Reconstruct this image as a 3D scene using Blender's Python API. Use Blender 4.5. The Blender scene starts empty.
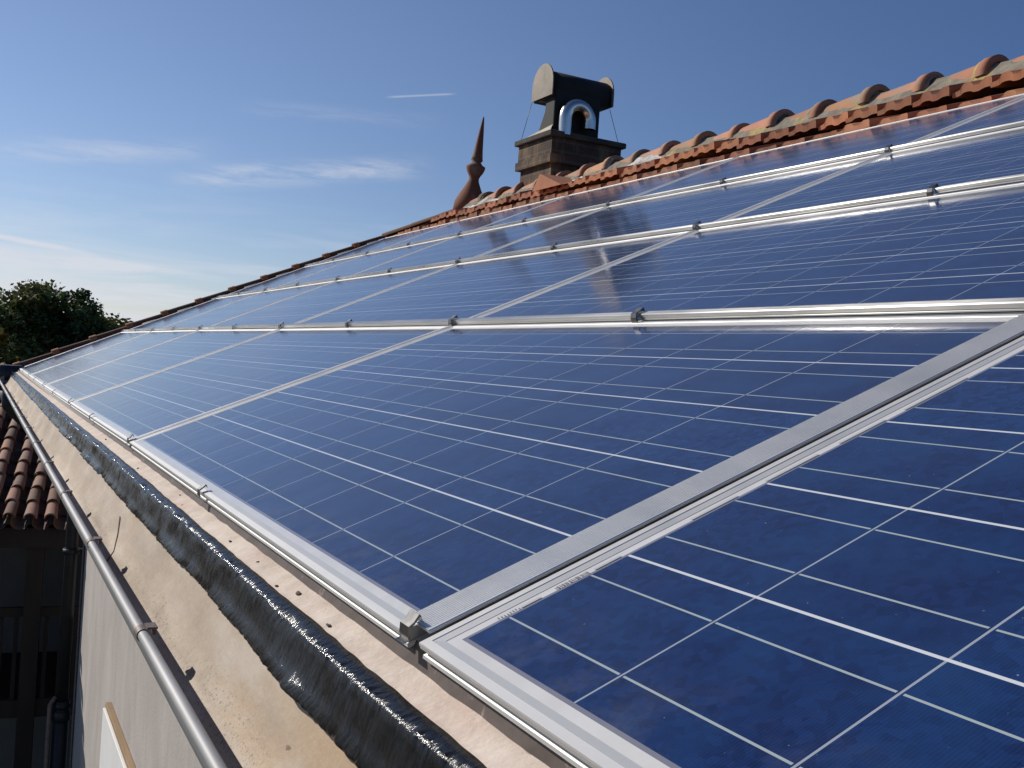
import bpy, bmesh, math, random
from mathutils import Vector, Matrix, noise
R_ = math.radians
rng = random.Random(7)
S = bpy.context.scene
COL = S.collection

# ------------------------------------------------------------------ camera
cd = bpy.data.cameras.new('camera'); cam = bpy.data.objects.new('camera', cd); COL.objects.link(cam)
RW = ((0.8810858, 0.0538755, 0.4698779), (-0.4680533, -0.0433588, 0.8826359), (0.0679257, -0.9976059, -0.0129862))
CAM = Vector((-0.3539868, -0.6998174, 0.2272823))
cam.matrix_world = Matrix(((RW[0][0], -RW[0][1], -RW[0][2], CAM.x), (RW[1][0], -RW[1][1], -RW[1][2], CAM.y),
                           (RW[2][0], -RW[2][1], -RW[2][2], CAM.z), (0, 0, 0, 1)))
cd.sensor_width = 36; cd.lens = 1015.11 / 1024 * 36
cd.clip_start = 0.02; cd.clip_end = 6000
S.camera = cam

# ------------------------------------------------------------------ sky, sun, exposure
SUN_EL, SUN_AZ = 33.0, -35.2          # azimuth clockwise from +Y
S.view_settings.view_transform = 'Standard'; S.view_settings.look = 'None'
S.view_settings.exposure = -0.05; S.view_settings.gamma = 1; S.view_settings.use_curve_mapping = False
W = bpy.data.worlds.new('World'); S.world = W; W.use_nodes = True
nt = W.node_tree; N = nt.nodes; K = nt.links
bg = N['Background']; bg.inputs[1].default_value = 0.087
sky = N.new('ShaderNodeTexSky'); sky.sky_type = 'NISHITA'; sky.sun_disc = False
sky.sun_elevation = R_(SUN_EL); sky.sun_rotation = R_(SUN_AZ); sky.altitude = 400
sky.air_density = 1.0; sky.dust_density = 0.25; sky.ozone_density = 4.5
tc = N.new('ShaderNodeTexCoord')

def wmath(op, a, b=None, c=None):
    n = N.new('ShaderNodeMath'); n.operation = op
    for i, v in enumerate((a, b, c)):
        if v is None: continue
        if isinstance(v, (int, float)): n.inputs[i].default_value = v
        else: K.new(v, n.inputs[i])
    return n.outputs[0]
def wdot(d):
    n = N.new('ShaderNodeVectorMath'); n.operation = 'DOT_PRODUCT'; K.new(tc.outputs['Generated'], n.inputs[0]); n.inputs[1].default_value = d
    return n.outputs['Value']
def skydir(x, y):
    a, b = (x - 512) / 1015.11, (y - 384) / 1015.11
    return Vector([r[0] * a + r[1] * b + r[2] for r in RW]).normalized()
def ramp(v, lo, hi):
    n = N.new('ShaderNodeMapRange'); n.interpolation_type = 'SMOOTHSTEP'
    n.inputs['From Min'].default_value = lo; n.inputs['From Max'].default_value = hi; K.new(v, n.inputs['Value'])
    return n.outputs['Result']
def cnoise(scale, zs, rough, dist, rot=0):
    m = N.new('ShaderNodeMapping'); m.inputs['Scale'].default_value = (1, 1, zs); m.inputs['Rotation'].default_value = (0, rot, 0)
    K.new(tc.outputs['Generated'], m.inputs[0])
    n = N.new('ShaderNodeTexNoise'); n.inputs['Scale'].default_value = scale; n.inputs['Detail'].default_value = 7
    n.inputs['Roughness'].default_value = rough; n.inputs['Distortion'].default_value = dist; K.new(m.outputs[0], n.inputs['Vector'])
    return n.outputs['Fac']
def band(p, q, wid, soft):      # a streak of cirrus along the great circle through two directions
    d0, d1 = p, q; nrm = d0.cross(d1).normalized(); mid = (d0 + d1).normalized()
    off = wmath('ABSOLUTE', wdot(nrm)); a = ramp(off, wid, 0.0)
    return wmath('MULTIPLY', a, ramp(wdot(mid), d0.dot(mid) - soft, min(1.0, d0.dot(mid) + soft)))
n1 = cnoise(5.0, 9.0, 0.6, 0.6, 0.10)
n2 = cnoise(14.0, 6.0, 0.65, 0.3, 0.14)
low = ramp(wdot((0, 0, 1)), 0.17, -0.03)                       # thin veil low over the horizon
cl = wmath('MULTIPLY', wmath('ADD', wmath('MULTIPLY', ramp(n1, 0.44, 0.64), .7), .10), low)
parts = [cl]
for (x0, y0, x1, y1, wid, amp, nn) in ((0, 152, 190, 150, .018, .32, n2), (190, 178, 410, 168, .017, .5, n2), (250, 108, 420, 122, .012, .12, n2),
                                       (0, 254, 120, 270, .012, .75, n2), (0, 280, 170, 302, .036, .8, n1), (90, 262, 190, 275, .006, .5, n2), (0, 236, 20, 240, .004, .9, n2)):
    b = band(skydir(x0, y0), skydir(x1, y1), wid, .0035)
    parts.append(wmath('MULTIPLY', wmath('MULTIPLY', b, ramp(nn, 0.32, 0.68)), amp))
parts.append(wmath('MULTIPLY', band(skydir(390, 97), skydir(452, 94), .0016, .0002), .33))
tot = parts[0]
for p_ in parts[1:]: tot = wmath('ADD', tot, p_)
tot = wmath('MINIMUM', tot, 0.8)
mixc = N.new('ShaderNodeMix'); mixc.data_type = 'RGBA'
tint = N.new('ShaderNodeMix'); tint.data_type = 'RGBA'; tint.blend_type = 'MULTIPLY'; tint.inputs[0].default_value = 1.0
K.new(sky.outputs[0], tint.inputs[6])
SUNV = (math.sin(R_(SUN_AZ)) * math.cos(R_(SUN_EL)), math.cos(R_(SUN_AZ)) * math.cos(R_(SUN_EL)), math.sin(R_(SUN_EL)))
dk = N.new('ShaderNodeMix'); dk.data_type = 'RGBA'; K.new(ramp(wdot(SUNV), -0.15, 0.80), dk.inputs[0])
dk.inputs[6].default_value = (.52, .64, .86, 1); dk.inputs[7].default_value = (1.16, 1.04, 1.07, 1); K.new(dk.outputs[2], tint.inputs[7])
K.new(tot, mixc.inputs[0]); K.new(tint.outputs[2], mixc.inputs[6]); mixc.inputs[7].default_value = (8.3, 8.5, 9.3, 1)
K.new(mixc.outputs[2], bg.inputs[0])

sd = bpy.data.lights.new('sun', 'SUN'); sun = bpy.data.objects.new('sun', sd); COL.objects.link(sun)
sd.energy = 4.6; sd.angle = R_(0.53); sd.color = (1.0, 0.94, 0.85)
sv = Vector((math.sin(R_(SUN_AZ)) * math.cos(R_(SUN_EL)), math.cos(R_(SUN_AZ)) * math.cos(R_(SUN_EL)), math.sin(R_(SUN_EL))))
sun.rotation_euler = sv.to_track_quat('Z', 'Y').to_euler()

# ------------------------------------------------------------------ material helper
class Mat:
    def __init__(s, name):
        s.m = bpy.data.materials.new(name); s.m.use_nodes = True
        s.t = s.m.node_tree; s.b = s.t.nodes['Principled BSDF']
    def n(s, typ, **kw):
        n = s.t.nodes.new(typ)
        for k, v in kw.items(): setattr(n, k, v)
        return n
    def link(s, a, b): s.t.links.new(a, b)
    def put(s, sock, v):
        if isinstance(v, (int, float)): sock.default_value = v
        elif isinstance(v, (tuple, list)): sock.default_value = v if len(v) != 3 or sock.type != 'RGBA' else (*v, 1)
        else: s.link(v, sock)
    def math(s, op, a, b=None, c=None):
        n = s.n('ShaderNodeMath', operation=op)
        for i, v in enumerate((a, b, c)):
            if v is not None: s.put(n.inputs[i], v)
        return n.outputs[0]
    def mix(s, f, a, b, mode='MIX'):
        n = s.n('ShaderNodeMix', data_type='RGBA', blend_type=mode)
        s.put(n.inputs[0], f); s.put(n.inputs[6], a); s.put(n.inputs[7], b); return n.outputs[2]
    def rmp(s, v, lo, hi, a=0., b=1.):
        n = s.n('ShaderNodeMapRange'); n.clamp = True
        for i, x in enumerate((v, lo, hi, a, b)): s.put(n.inputs[i], x)
        return n.outputs[0]
    def coord(s, kind='Object', scale=(1, 1, 1), rot=(0, 0, 0)):
        t = s.n('ShaderNodeTexCoord'); m = s.n('ShaderNodeMapping'); m.inputs['Scale'].default_value = scale; m.inputs['Rotation'].default_value = rot
        s.link(t.outputs[kind], m.inputs[0]); return m.outputs[0]
    def noise(s, vec, scale, detail=5, rough=.55, dist=0, out='Fac'):
        n = s.n('ShaderNodeTexNoise'); s.link(vec, n.inputs['Vector'])
        for k, v in (('Scale', scale), ('Detail', detail), ('Roughness', rough), ('Distortion', dist)): n.inputs[k].default_value = v
        return n.outputs[out]
    def vor(s, vec, scale, out='Distance', feature='F1'):
        n = s.n('ShaderNodeTexVoronoi', feature=feature); s.link(vec, n.inputs['Vector']); n.inputs['Scale'].default_value = scale; return n.outputs[out]
    def set(s, **kw):
        al = dict(color='Base Color', rough='Roughness', metal='Metallic', ior='IOR', spec='Specular IOR Level', coat='Coat Weight', coatr='Coat Roughness', coatior='Coat IOR')
        for k, v in kw.items(): s.put(s.b.inputs[al[k]], v)
        return s
    def bump(s, h, strength=.3, dist=.01, coat=False):
        n = s.n('ShaderNodeBump'); n.inputs['Strength'].default_value = strength; n.inputs['Distance'].default_value = dist
        s.link(h, n.inputs['Height']); s.link(n.outputs[0], s.b.inputs['Normal'])
        if coat: s.link(n.outputs[0], s.b.inputs['Coat Normal'])
        return s

M = {}
def simple(name, col, rough=.7, metal=0., var=.18, scale=6., bump=.15, bd=.005, streak=None, spots=None):
    m = Mat(name); c = m.coord('Object', streak or (1, 1, 1))
    f = m.noise(c, scale, 8, .6)
    dark = tuple(x * (1 - var) for x in col); lite = tuple(min(1, x * (1 + var)) for x in col)
    cc = m.mix(m.rmp(f, .3, .7), dark, lite)
    if spots:
        c2 = m.coord(); g = m.noise(c2, spots[1], 6, .6); cc = m.mix(m.rmp(g, spots[2], spots[3]), cc, spots[0])
    m.set(color=cc, rough=rough, metal=metal)
    if bump: m.bump(f, bump, bd)
    M[name] = m.m; return m

# aluminium: mill finish, faint brushing and dirt
def alu(name, col, rough, streak, mt=1., bp=.06):
    m = Mat(name); c = m.coord('Object', streak); f = m.noise(c, 14, 4, .6); d = m.noise(m.coord(), 9, 6, .65)
    m.set(color=m.mix(m.rmp(d, .45, .75, 0, .35), col, tuple(x * .72 for x in col)), metal=mt, rough=m.rmp(f, .3, .7, rough - .06, rough + .10))
    
    if bp: m.bump(f, bp, .001)
    M[name] = m.m
alu('aluminium', (.60, .595, .575), .5, (1, .03, 1), .40)
alu('cover_aluminium', (.66, .66, .65), .42, (1, .2, 1), .6, 0)
alu('rail_aluminium', (.50, .495, .48), .30, (1, .2, 1), .85, 0)
_m = M['rail_aluminium']; _c = _m.node_tree.nodes.new('ShaderNodeCombineXYZ'); _c.inputs[0].default_value = .91; _c.inputs[2].default_value = .415
_p = _m.node_tree.nodes['Principled BSDF']; _m.node_tree.links.new(_c.outputs[0], _p.inputs['Tangent']); _p.inputs['Anisotropic'].default_value = .9      # drawn along the rail
simple('clip_steel', (.16, .155, .15), .38, 1.0, .3, 60, .1, .001)
simple('zinc', (.31, .305, .30), .55, .2, .16, 30, .08, .002, (1, .15, 1), ((.33, .31, .30), 11, .52, .72))
simple('bracket_brown', (.17, .13, .11), .55, .3, .25, 40)
simple('brown_flashing', (.085, .062, .052), .6, 0, .25, 30, .2, .002, None, ((.30, .24, .20), 45, .64, .74))
simple('black_iron', (.018, .018, .02), .45, 0, .3, 12)
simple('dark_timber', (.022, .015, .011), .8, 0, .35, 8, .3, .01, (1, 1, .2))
simple('old_timber', (.30, .20, .11), .8, 0, .25, 12, .3, .004, (1, .1, 1))
simple('white_paint', (.78, .77, .74), .6, 0, .04, 7)
simple('gallery_plaster', (.20, .185, .165), .9, 0, .1, 3)
simple('soffit_board', (.25, .22, .19), .9, 0, .15, 6, .2, .004, (1, .1, 1))
simple('ground_dirt', (.055, .052, .042), 1, 0, .3, .6, .3, .05, None, ((.05, .07, .025), .12, .45, .6))
simple('far_forest', (.045, .06, .05), 1, 0, .35, .03, 0)
simple('bark', (.07, .05, .035), .95, 0, .3, 6, .5, .03, (1, 1, .3))
simple('label_ink', (.16, .165, .17), .5, 0, .1, 20, 0)
simple('label_grey', (.42, .43, .44), .5, 0, .05, 20, 0)
simple('dry_debris', (.085, .06, .03), .9, 0, .4, 90, .4, .002)

# plaster wall: grey lime render with rain streaks
m = Mat('wall_plaster'); a = m.noise(m.coord('Object', (1, 1, .35)), 5, 8, .62, .4); b = m.noise(m.coord(), 60, 6, .7); c = m.noise(m.coord(), 1.3, 4, .5)
cc = m.mix(m.rmp(a, .3, .7), (.34, .305, .275), (.48, .435, .40)); cc = m.mix(m.rmp(c, .45, .7, 0, .65), cc, (.33, .295, .265)); cc = m.mix(m.rmp(b, .35, .65, 0, .35), cc, (.58, .53, .49))
m.set(color=cc, rough=.92).bump(m.math('ADD', a, m.math('MULTIPLY', b, .6)), .35, .012); M['wall_plaster'] = m.m

# eave board: pale mortar, pinkish, pitted and chipped
m = Mat('eave_mortar'); a = m.noise(m.coord(), 22, 8, .65); b = m.noise(m.coord(), 150, 5, .7); c = m.noise(m.coord(), 7, 5, .55); v = m.noise(m.coord('Object', (1, .4, 1)), 55, 3, .5)
cc = m.mix(m.rmp(a, .3, .7), (.42, .335, .27), (.64, .545, .465)); cc = m.mix(m.rmp(c, .52, .72, 0, .6), cc, (.47, .30, .23)); cc = m.mix(m.rmp(b, .35, .7, 0, .3), cc, (.80, .70, .60))
cc = m.mix(m.rmp(v, .70, .76), cc, (.13, .085, .055))
m.set(color=cc, rough=.9).bump(m.math('ADD', a, m.math('MULTIPLY', b, .5)), .5, .004); M['eave_mortar'] = m.m

# gutter floor: silt and lime dust dried on the metal, darker tidemark and grit along the middle
m = Mat('gutter_silt'); a = m.noise(m.coord('Object', (1, .35, 1)), 14, 8, .62); b = m.noise(m.coord(), 110, 5, .7); c = m.noise(m.coord('Object', (1, .3, 1)), 5, 5, .55); g = m.noise(m.coord('Object', (1, .55, 1)), 62, 3, .5); gm = m.noise(m.coord('Object', (1, .4, 1)), 6, 4, .5)
cc = m.mix(m.rmp(a, .3, .7), (.27, .205, .145), (.45, .365, .27)); cc = m.mix(m.rmp(c, .50, .72, 0, .75), cc, (.42, .275, .14)); cc = m.mix(m.rmp(a, .55, .75, 0, .6), cc, (.46, .43, .39))
sx = m.n('ShaderNodeSeparateXYZ'); m.link(m.coord(), sx.inputs[0]); wv = m.noise(m.coord('Object', (1, .6, 1)), 5, 5, .6)
tide = m.math('ABSOLUTE', m.math('ADD', m.math('ADD', sx.outputs[0], .113), m.math('MULTIPLY', m.math('SUBTRACT', wv, .5), .045)))
cc = m.mix(m.math('MULTIPLY', m.rmp(tide, .010, .0), m.rmp(gm, .36, .58, .2, .9)), cc, (.17, .115, .075))
grit = m.noise(m.coord('Object', (1, .7, 1)), 290, 3, .6)
cc = m.mix(m.math('MULTIPLY', m.math('MULTIPLY', m.rmp(grit, .585, .64), m.rmp(tide, .022, .004)), m.rmp(gm, .38, .50)), cc, (.045, .035, .03))
cc = m.mix(m.math('MULTIPLY', m.rmp(g, .70, .74), m.rmp(gm, .5, .62)), cc, (.15, .10, .065)); cc = m.mix(m.rmp(b, .4, .7, 0, .25), cc, (.48, .41, .33))
m.set(color=cc, rough=m.rmp(c, .4, .7, .75, .5)).bump(m.math('ADD', a, m.math('MULTIPLY', b, .35)), .4, .004); M['gutter_silt'] = m.m

# bitumen membrane: glossy black, fine crinkles running down its drop
m = Mat('bitumen'); w1 = m.noise(m.coord('Object', (1, 9, 1)), 34, 5, .6, .8); w2 = m.noise(m.coord('Object', (1, 1.2, 1)), 16, 4, .5); w3 = m.noise(m.coord(), 210, 3, .6)
h = m.math('ADD', m.math('MULTIPLY', w1, 1.5), m.math('ADD', m.math('MULTIPLY', w2, .7), m.math('MULTIPLY', w3, .35)))
dust = m.noise(m.coord(), 30, 6, .65)
m.set(color=m.mix(m.rmp(dust, .62, .8, 0, .4), (.005, .005, .006), (.022, .020, .018)), rough=m.rmp(w2, .3, .7, .11, .20), spec=.30).bump(h, .22, .004); M['bitumen'] = m.m

# photovoltaic laminate: 10 x 5 blue polycrystalline cells, two busbars a cell, white backsheet; UV is in cells
m = Mat('solar_cells')
uv = m.n('ShaderNodeUVMap'); uv.uv_map = 'cells'; sp = m.n('ShaderNodeSeparateXYZ'); m.link(uv.outputs[0], sp.inputs[0])
s_, t_ = sp.outputs[0], sp.outputs[1]
fs = m.math('FRACT', s_); ft = m.math('FRACT', t_)
ds = m.math('ABSOLUTE', m.math('SUBTRACT', fs, .5)); dt = m.math('ABSOLUTE', m.math('SUBTRACT', ft, .5))
ins = m.math('MULTIPLY', m.math('COMPARE', s_, 5.0, 4.990), m.math('COMPARE', t_, 2.5, 2.488))
gap_t = m.math('GREATER_THAN', dt, .5 - .0092); gap_s = m.math('GREATER_THAN', ds, .5 - .0058)
gap = m.math('MAXIMUM', gap_t, gap_s)
bus = m.math('MULTIPLY', m.math('LESS_THAN', m.math('ABSOLUTE', m.math('SUBTRACT', dt, .25)), .0063), m.math('LESS_THAN', ds, .485))
fl = m.n('ShaderNodeVectorMath', operation='FLOOR'); m.link(uv.outputs[0], fl.inputs[0])
oi = m.n('ShaderNodeObjectInfo'); ad = m.n('ShaderNodeVectorMath', operation='ADD'); m.link(fl.outputs[0], ad.inputs[0]); m.link(oi.outputs['Random'], ad.inputs[1])
wn = m.n('ShaderNodeTexWhiteNoise', noise_dimensions='3D'); m.link(ad.outputs[0], wn.inputs['Vector'])
gr = m.n('ShaderNodeTexVoronoi'); m.link(uv.outputs[0], gr.inputs['Vector']); gr.inputs['Scale'].default_value = 21
gsep = m.n('ShaderNodeSeparateColor'); m.link(gr.outputs['Color'], gsep.inputs[0])
big = m.noise(uv.outputs[0], 1.6, 6, .62)
cell = m.mix(gsep.outputs[0], (.0022, .0110, .058), (.0068, .030, .126))
cell = m.mix(m.rmp(wn.outputs['Value'], 0, 1, 0, .7), cell, (.0030, .0110, .058))
cell = m.mix(m.rmp(big, .42, .66, 0, .6), cell, (.0062, .036, .122))
fing = m.math('SINE', m.math('MULTIPLY', s_, 2 * math.pi * 62)); cell = m.mix(m.rmp(fing, .55, 1, 0, .06), cell, (.10, .14, .26))
colr = m.mix(bus, cell, (.33, .38, .385)); colr = m.mix(gap, colr, m.mix(gap_t, (.30, .33, .38), (.58, .60, .62)))
edge_line = m.math('MULTIPLY', m.math('SUBTRACT', 1.0, ins), m.math('MULTIPLY', m.math('COMPARE', s_, 5.0, 5.012), m.math('COMPARE', t_, 2.5, 2.512)))
dn = m.noise(uv.outputs[0], 3.0, 5, .6)
back = m.mix(m.rmp(dn, .35, .7), (.56, .55, .53), (.63, .62, .60)); back = m.mix(edge_line, back, (.18, .18, .22))
colr = m.mix(ins, back, colr)
film = m.noise(uv.outputs[0], 1.3, 6, .65); spk = m.noise(uv.outputs[0], 34, 3, .5)
colr = m.mix(m.rmp(film, .35, .8, .0, .009), colr, (.55, .55, .56)); colr = m.mix(m.rmp(spk, .735, .77, 0, .5), colr, (.5, .48, .45))
edge_d = m.math('MULTIPLY', m.rmp(t_, .55, -.1), m.rmp(m.noise(uv.outputs[0], 2.6, 6, .7), .46, .76, 0, .14)); colr = m.mix(edge_d, colr, (.42, .39, .35))
m.set(color=colr, rough=.7, spec=.0, coat=1.0, coatr=m.rmp(film, .3, .75, .085, .135), coatior=1.46)
wob = m.noise(uv.outputs[0], 2.2, 3, .5)
bn = m.n('ShaderNodeBump'); bn.inputs['Strength'].default_value = .05; bn.inputs['Distance'].default_value = .01; m.link(wob, bn.inputs['Height']); m.link(bn.outputs[0], m.b.inputs['Coat Normal'])
m.b.inputs['Sheen Weight'].default_value = .15; m.b.inputs['Sheen Roughness'].default_value = .35; M['solar_cells'] = m.m

# fired clay: every tile has its own tint in a colour attribute
def clay(name, base, old, lichen=.35, rough=.85):
    m = Mat(name); at = m.n('ShaderNodeAttribute'); at.attribute_name = 'tint'
    a = m.noise(m.coord(), 11, 8, .7); b = m.noise(m.coord(), 60, 5, .65); c = m.noise(m.coord(), 5.5, 6, .65)
    cc = m.mix(m.rmp(a, .35, .7, 0, .6), base, old); cc = m.mix(1.0, cc, at.outputs['Color'], 'MULTIPLY')
    cc = m.mix(m.rmp(c, .52, .68, 0, lichen), cc, (.20, .185, .15)); cc = m.mix(m.rmp(b, .62, .72, 0, .5), cc, (.10, .075, .06))
    m.set(color=cc, rough=rough).bump(m.math('ADD', a, m.math('MULTIPLY', b, .5)), .35, .006); M[name] = m.m
clay('clay_tile', (.42, .165, .080), (.25, .095, .052), .30)
clay('ridge_clay', (.43, .20, .105), (.27, .135, .08), .85)
clay('old_barrel_clay', (.35, .18, .11), (.22, .125, .085), .5)
simple('ridge_mortar', (.20, .175, .135), .95, 0, .35, 16, .6, .02, None, ((.42, .30, .10), 5, .55, .68))
simple('sooty_mortar', (.06, .053, .043), .95, 0, .4, 14, .5, .015)
simple('fresh_mortar', (.52, .50, .47), .9, 0, .25, 18, .8, .02, None, ((.22, .20, .16), 7, .5, .66))
m = Mat('sooty_brick'); br = m.n('ShaderNodeTexBrick'); v = m.coord('UV'); m.link(v, br.inputs['Vector'])
br.inputs['Scale'].default_value = 1.0; br.inputs['Brick Width'].default_value = .24; br.inputs['Row Height'].default_value = .075; br.inputs['Mortar Size'].default_value = .010
br.inputs['Color1'].default_value = (.115, .055, .033, 1); br.inputs['Color2'].default_value = (.055, .036, .026, 1); br.inputs['Mortar'].default_value = (.10, .08, .062, 1)
a = m.noise(m.coord(), 7, 7, .65); b = m.noise(m.coord('Object', (1, 1, .3)), 5, 5, .6)
cc = m.mix(m.rmp(a, .38, .68, 0, .65), br.outputs[0], (.022, .019, .016)); cc = m.mix(m.rmp(b, .52, .64, 0, .75), cc, (.23, .16, .085))
m.set(color=cc, rough=.95).bump(m.math('ADD', m.math('MULTIPLY', br.outputs['Fac'], -1.), a), .6, .012); M['sooty_brick'] = m.m
simple('cowl_metal', (.007, .0066, .0066), .75, 0, .4, 8, .2, .004)
simple('cowl_plate', (.20, .165, .125), .6, .25, .3, 7, .2, .004)
simple('stainless', (.66, .63, .58), .25, 1.0, .06, 10, .05, .002)
m = Mat('oak_leaf'); at = m.n('ShaderNodeAttribute'); at.attribute_name = 'tint'
m.set(color=at.outputs['Color'], rough=.6); m.b.inputs['Transmission Weight'].default_value = 0
tr = m.n('ShaderNodeBsdfTranslucent'); m.link(at.outputs['Color'], tr.inputs[0]); ms = m.n('ShaderNodeMixShader'); ms.inputs[0].default_value = .25
m.link(m.b.outputs[0], ms.inputs[1]); m.link(tr.outputs[0], ms.inputs[2]); m.link(ms.outputs[0], m.t.nodes['Material Output'].inputs[0]); M['oak_leaf'] = m.m

# ------------------------------------------------------------------ mesh helpers
class MB:
    def __init__(s):
        s.bm = bmesh.new(); s.uv = None; s.col = None
    def face(s, pts, uvs=None, tint=None, smooth=False):
        vs = [s.bm.verts.new(p) for p in pts]; return s._f(vs, uvs, tint, smooth)
    def _f(s, vs, uvs=None, tint=None, smooth=False):
        try: f = s.bm.faces.new(vs)
        except ValueError: return None
        f.smooth = smooth
        if uvs is not None:
            if s.uv is None: s.uv = s.bm.loops.layers.uv.new('cells')
            for l, q in zip(f.loops, uvs): l[s.uv].uv = q
        if tint is not None:
            if s.col is None: s.col = s.bm.loops.layers.float_color.new('tint')
            for l in f.loops: l[s.col] = (*tint, 1)
        return f
    def grid(s, rows, smooth=True, close=False, tint=None, uv=None, caps=False):
        """rows: list of equal-length point lists"""
        vs = [[s.bm.verts.new(p) for p in r] for r in rows]; n = len(rows[0])
        for i in range(len(vs) - 1):
            for j in range(n if close else n - 1):
                k = (j + 1) % n
                q = None
                if uv: q = [uv[i][j], uv[i][k], uv[i + 1][k], uv[i + 1][j]]
                s._f([vs[i][j], vs[i][k], vs[i + 1][k], vs[i + 1][j]], q, tint, smooth)
        if caps:
            s._f(list(reversed(vs[0])), None, tint); s._f(vs[-1], None, tint)
    def box(s, c, size, rot=None, tint=None, taper=1.0, uvm=False):
        hx, hy, hz = (x / 2 for x in size); c = Vector(c)
        P = []
        for z in (-1, 1):
            k = taper if z > 0 else 1
            P.append([Vector((sx * hx * k, sy * hy * k, z * hz)) for sx, sy in ((-1, -1), (1, -1), (1, 1), (-1, 1))])
        T = (lambda p: c + rot @ p) if rot is not None else (lambda p: c + p)
        b, t = [[T(p) for p in q] for q in P]
        vb = [s.bm.verts.new(p) for p in b]; vt = [s.bm.verts.new(p) for p in t]
        s._f(list(reversed(vb)), None, tint); s._f(vt, None, tint)
        for i in range(4):
            j = (i + 1) % 4; s._f([vb[i], vb[j], vt[j], vt[i]], None, tint)
    def tube(s, pts, r, seg=10, tint=None, caps=True):
        pts = [Vector(p) for p in pts]; rs = r if isinstance(r, (list, tuple)) else [r] * len(pts); rows = []
        up = None
        for i, p in enumerate(pts):
            d = (pts[min(i + 1, len(pts) - 1)] - pts[max(i - 1, 0)]).normalized()
            if up is None: up = d.orthogonal().normalized()
            up = (up - d * up.dot(d)).normalized(); sd_ = d.cross(up)
            rows.append([p + (up * math.cos(a) + sd_ * math.sin(a)) * rs[i] for a in [2 * math.pi * k / seg for k in range(seg)]])
        s.grid(rows, True, True, tint, None, caps)
    def lathe(s, prof, c, seg=20, axis=None, tint=None):
        c = Vector(c); q = axis or Matrix.Identity(3)
        s.grid([[c + q @ Vector((r * math.cos(a), r * math.sin(a), z)) for a in [2 * math.pi * k / seg for k in range(seg)]] for r, z in prof], True, True, tint, None, True)
    def build(s, name, mat, parent=None, bevel=0, normals=True):
        if normals: bmesh.ops.recalc_face_normals(s.bm, faces=s.bm.faces)
        me = bpy.data.meshes.new(name); s.bm.to_mesh(me); s.bm.free()
        for mm in (mat if isinstance(mat, (list, tuple)) else [mat]): me.materials.append(M[mm])
        o = bpy.data.objects.new(name, me); COL.objects.link(o)
        if parent is not None: o.parent = parent; o.matrix_parent_inverse = parent.matrix_world.inverted()
        if bevel:
            b = o.modifiers.new('bevel', 'BEVEL'); b.width = bevel; b.segments = 2; b.limit_method = 'ANGLE'; b.angle_limit = R_(40)
        return o
def tag(o, label=None, cat=None, group=None, kind=None):
    for k, v in (('label', label), ('category', cat), ('group', group), ('kind', kind)):
        if v: o[k] = v
    return o
def thing(name, label, cat, loc=(0, 0, 0), group=None):
    o = bpy.data.objects.new(name, None); COL.objects.link(o); o.empty_display_size = .1
    o.matrix_world = Matrix.Translation(Vector(loc)); o.location = loc
    return tag(o, label, cat, group)

# ------------------------------------------------------------------ roof surface: one cell pitch is 158 mm
P = .158
TH = R_(24.5); CT, ST = math.cos(TH), math.sin(TH)
VD = Vector((CT, 0, ST)); ND = Vector((-ST, 0, CT)); YD = Vector((0, 1, 0))
U0, D, RP = .2589, 10.561, 5.315          # joint line 0, joint pitch, row pitch (in cells)
GU, GV = (D - 10) / 2, (RP - 5) / 2
HG = [[0.1963, 0.089, -0.0186, -0.1078, -0.1868], [0.1413, -0.022, -0.0552, -0.0808, -0.0962], [0.1415, -0.0389, -0.0643, -0.0473, -0.0083],
      [0.0583, -0.036, -0.0378, 0.015, 0.0677], [-0.0129, -0.0187, -0.0065, 0.0481, 0.1013], [-0.062, -0.0375, -0.0097, 0.0498, 0.1086],
      [-0.0962, -0.0531, -0.0078, 0.0463, 0.1031], [-0.1238, -0.066, -0.0099, 0.0428, 0.0947]]
def HH(u, v):
    a = min(max((u - U0) / D + 1, 0), 6.999); b = min(max((v + .26) / RP, 0), 3.999)
    i, j = int(a), int(b); a -= i; b -= j
    return HG[i][j] * (1 - a) * (1 - b) + HG[i + 1][j] * a * (1 - b) + HG[i][j + 1] * (1 - a) * b + HG[i + 1][j + 1] * a * b
def RPt(u, v, h=0.):
    return YD * (u * P) + VD * (v * P) + ND * (HH(u, v) * P + h)
def joint(k): return U0 + D * k
def line(l): return -GV + RP * l
UEND = joint(5)                            # gable end of the array
VTOP = line(4)

# ------------------------------------------------------------------ ground and far hills
b = MB(); b.face([(-3000, -3000, -7.3), (3000, -3000, -7.3), (3000, 4000, -7.3), (-3000, 4000, -7.3)])
tag(b.build('ground', 'ground_dirt'), kind='structure')
b = MB(); rows = []
for i in range(6):
    t = i / 5; r = []
    for j in range(60):
        x = -900 + j * 40; y = 1150 + 500 * t
        z = -7.5 + math.sin(math.pi * t) * (17 + 9 * noise.noise(Vector((x * .004, t, 0))) + 3 * noise.noise(Vector((x * .03, t * 4, 3)))) + 5 * math.sin(math.pi * t)
        r.append((x, y, z))
    rows.append(r)
b.grid(rows); tag(b.build('hills', 'far_forest'), kind='structure')

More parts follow.
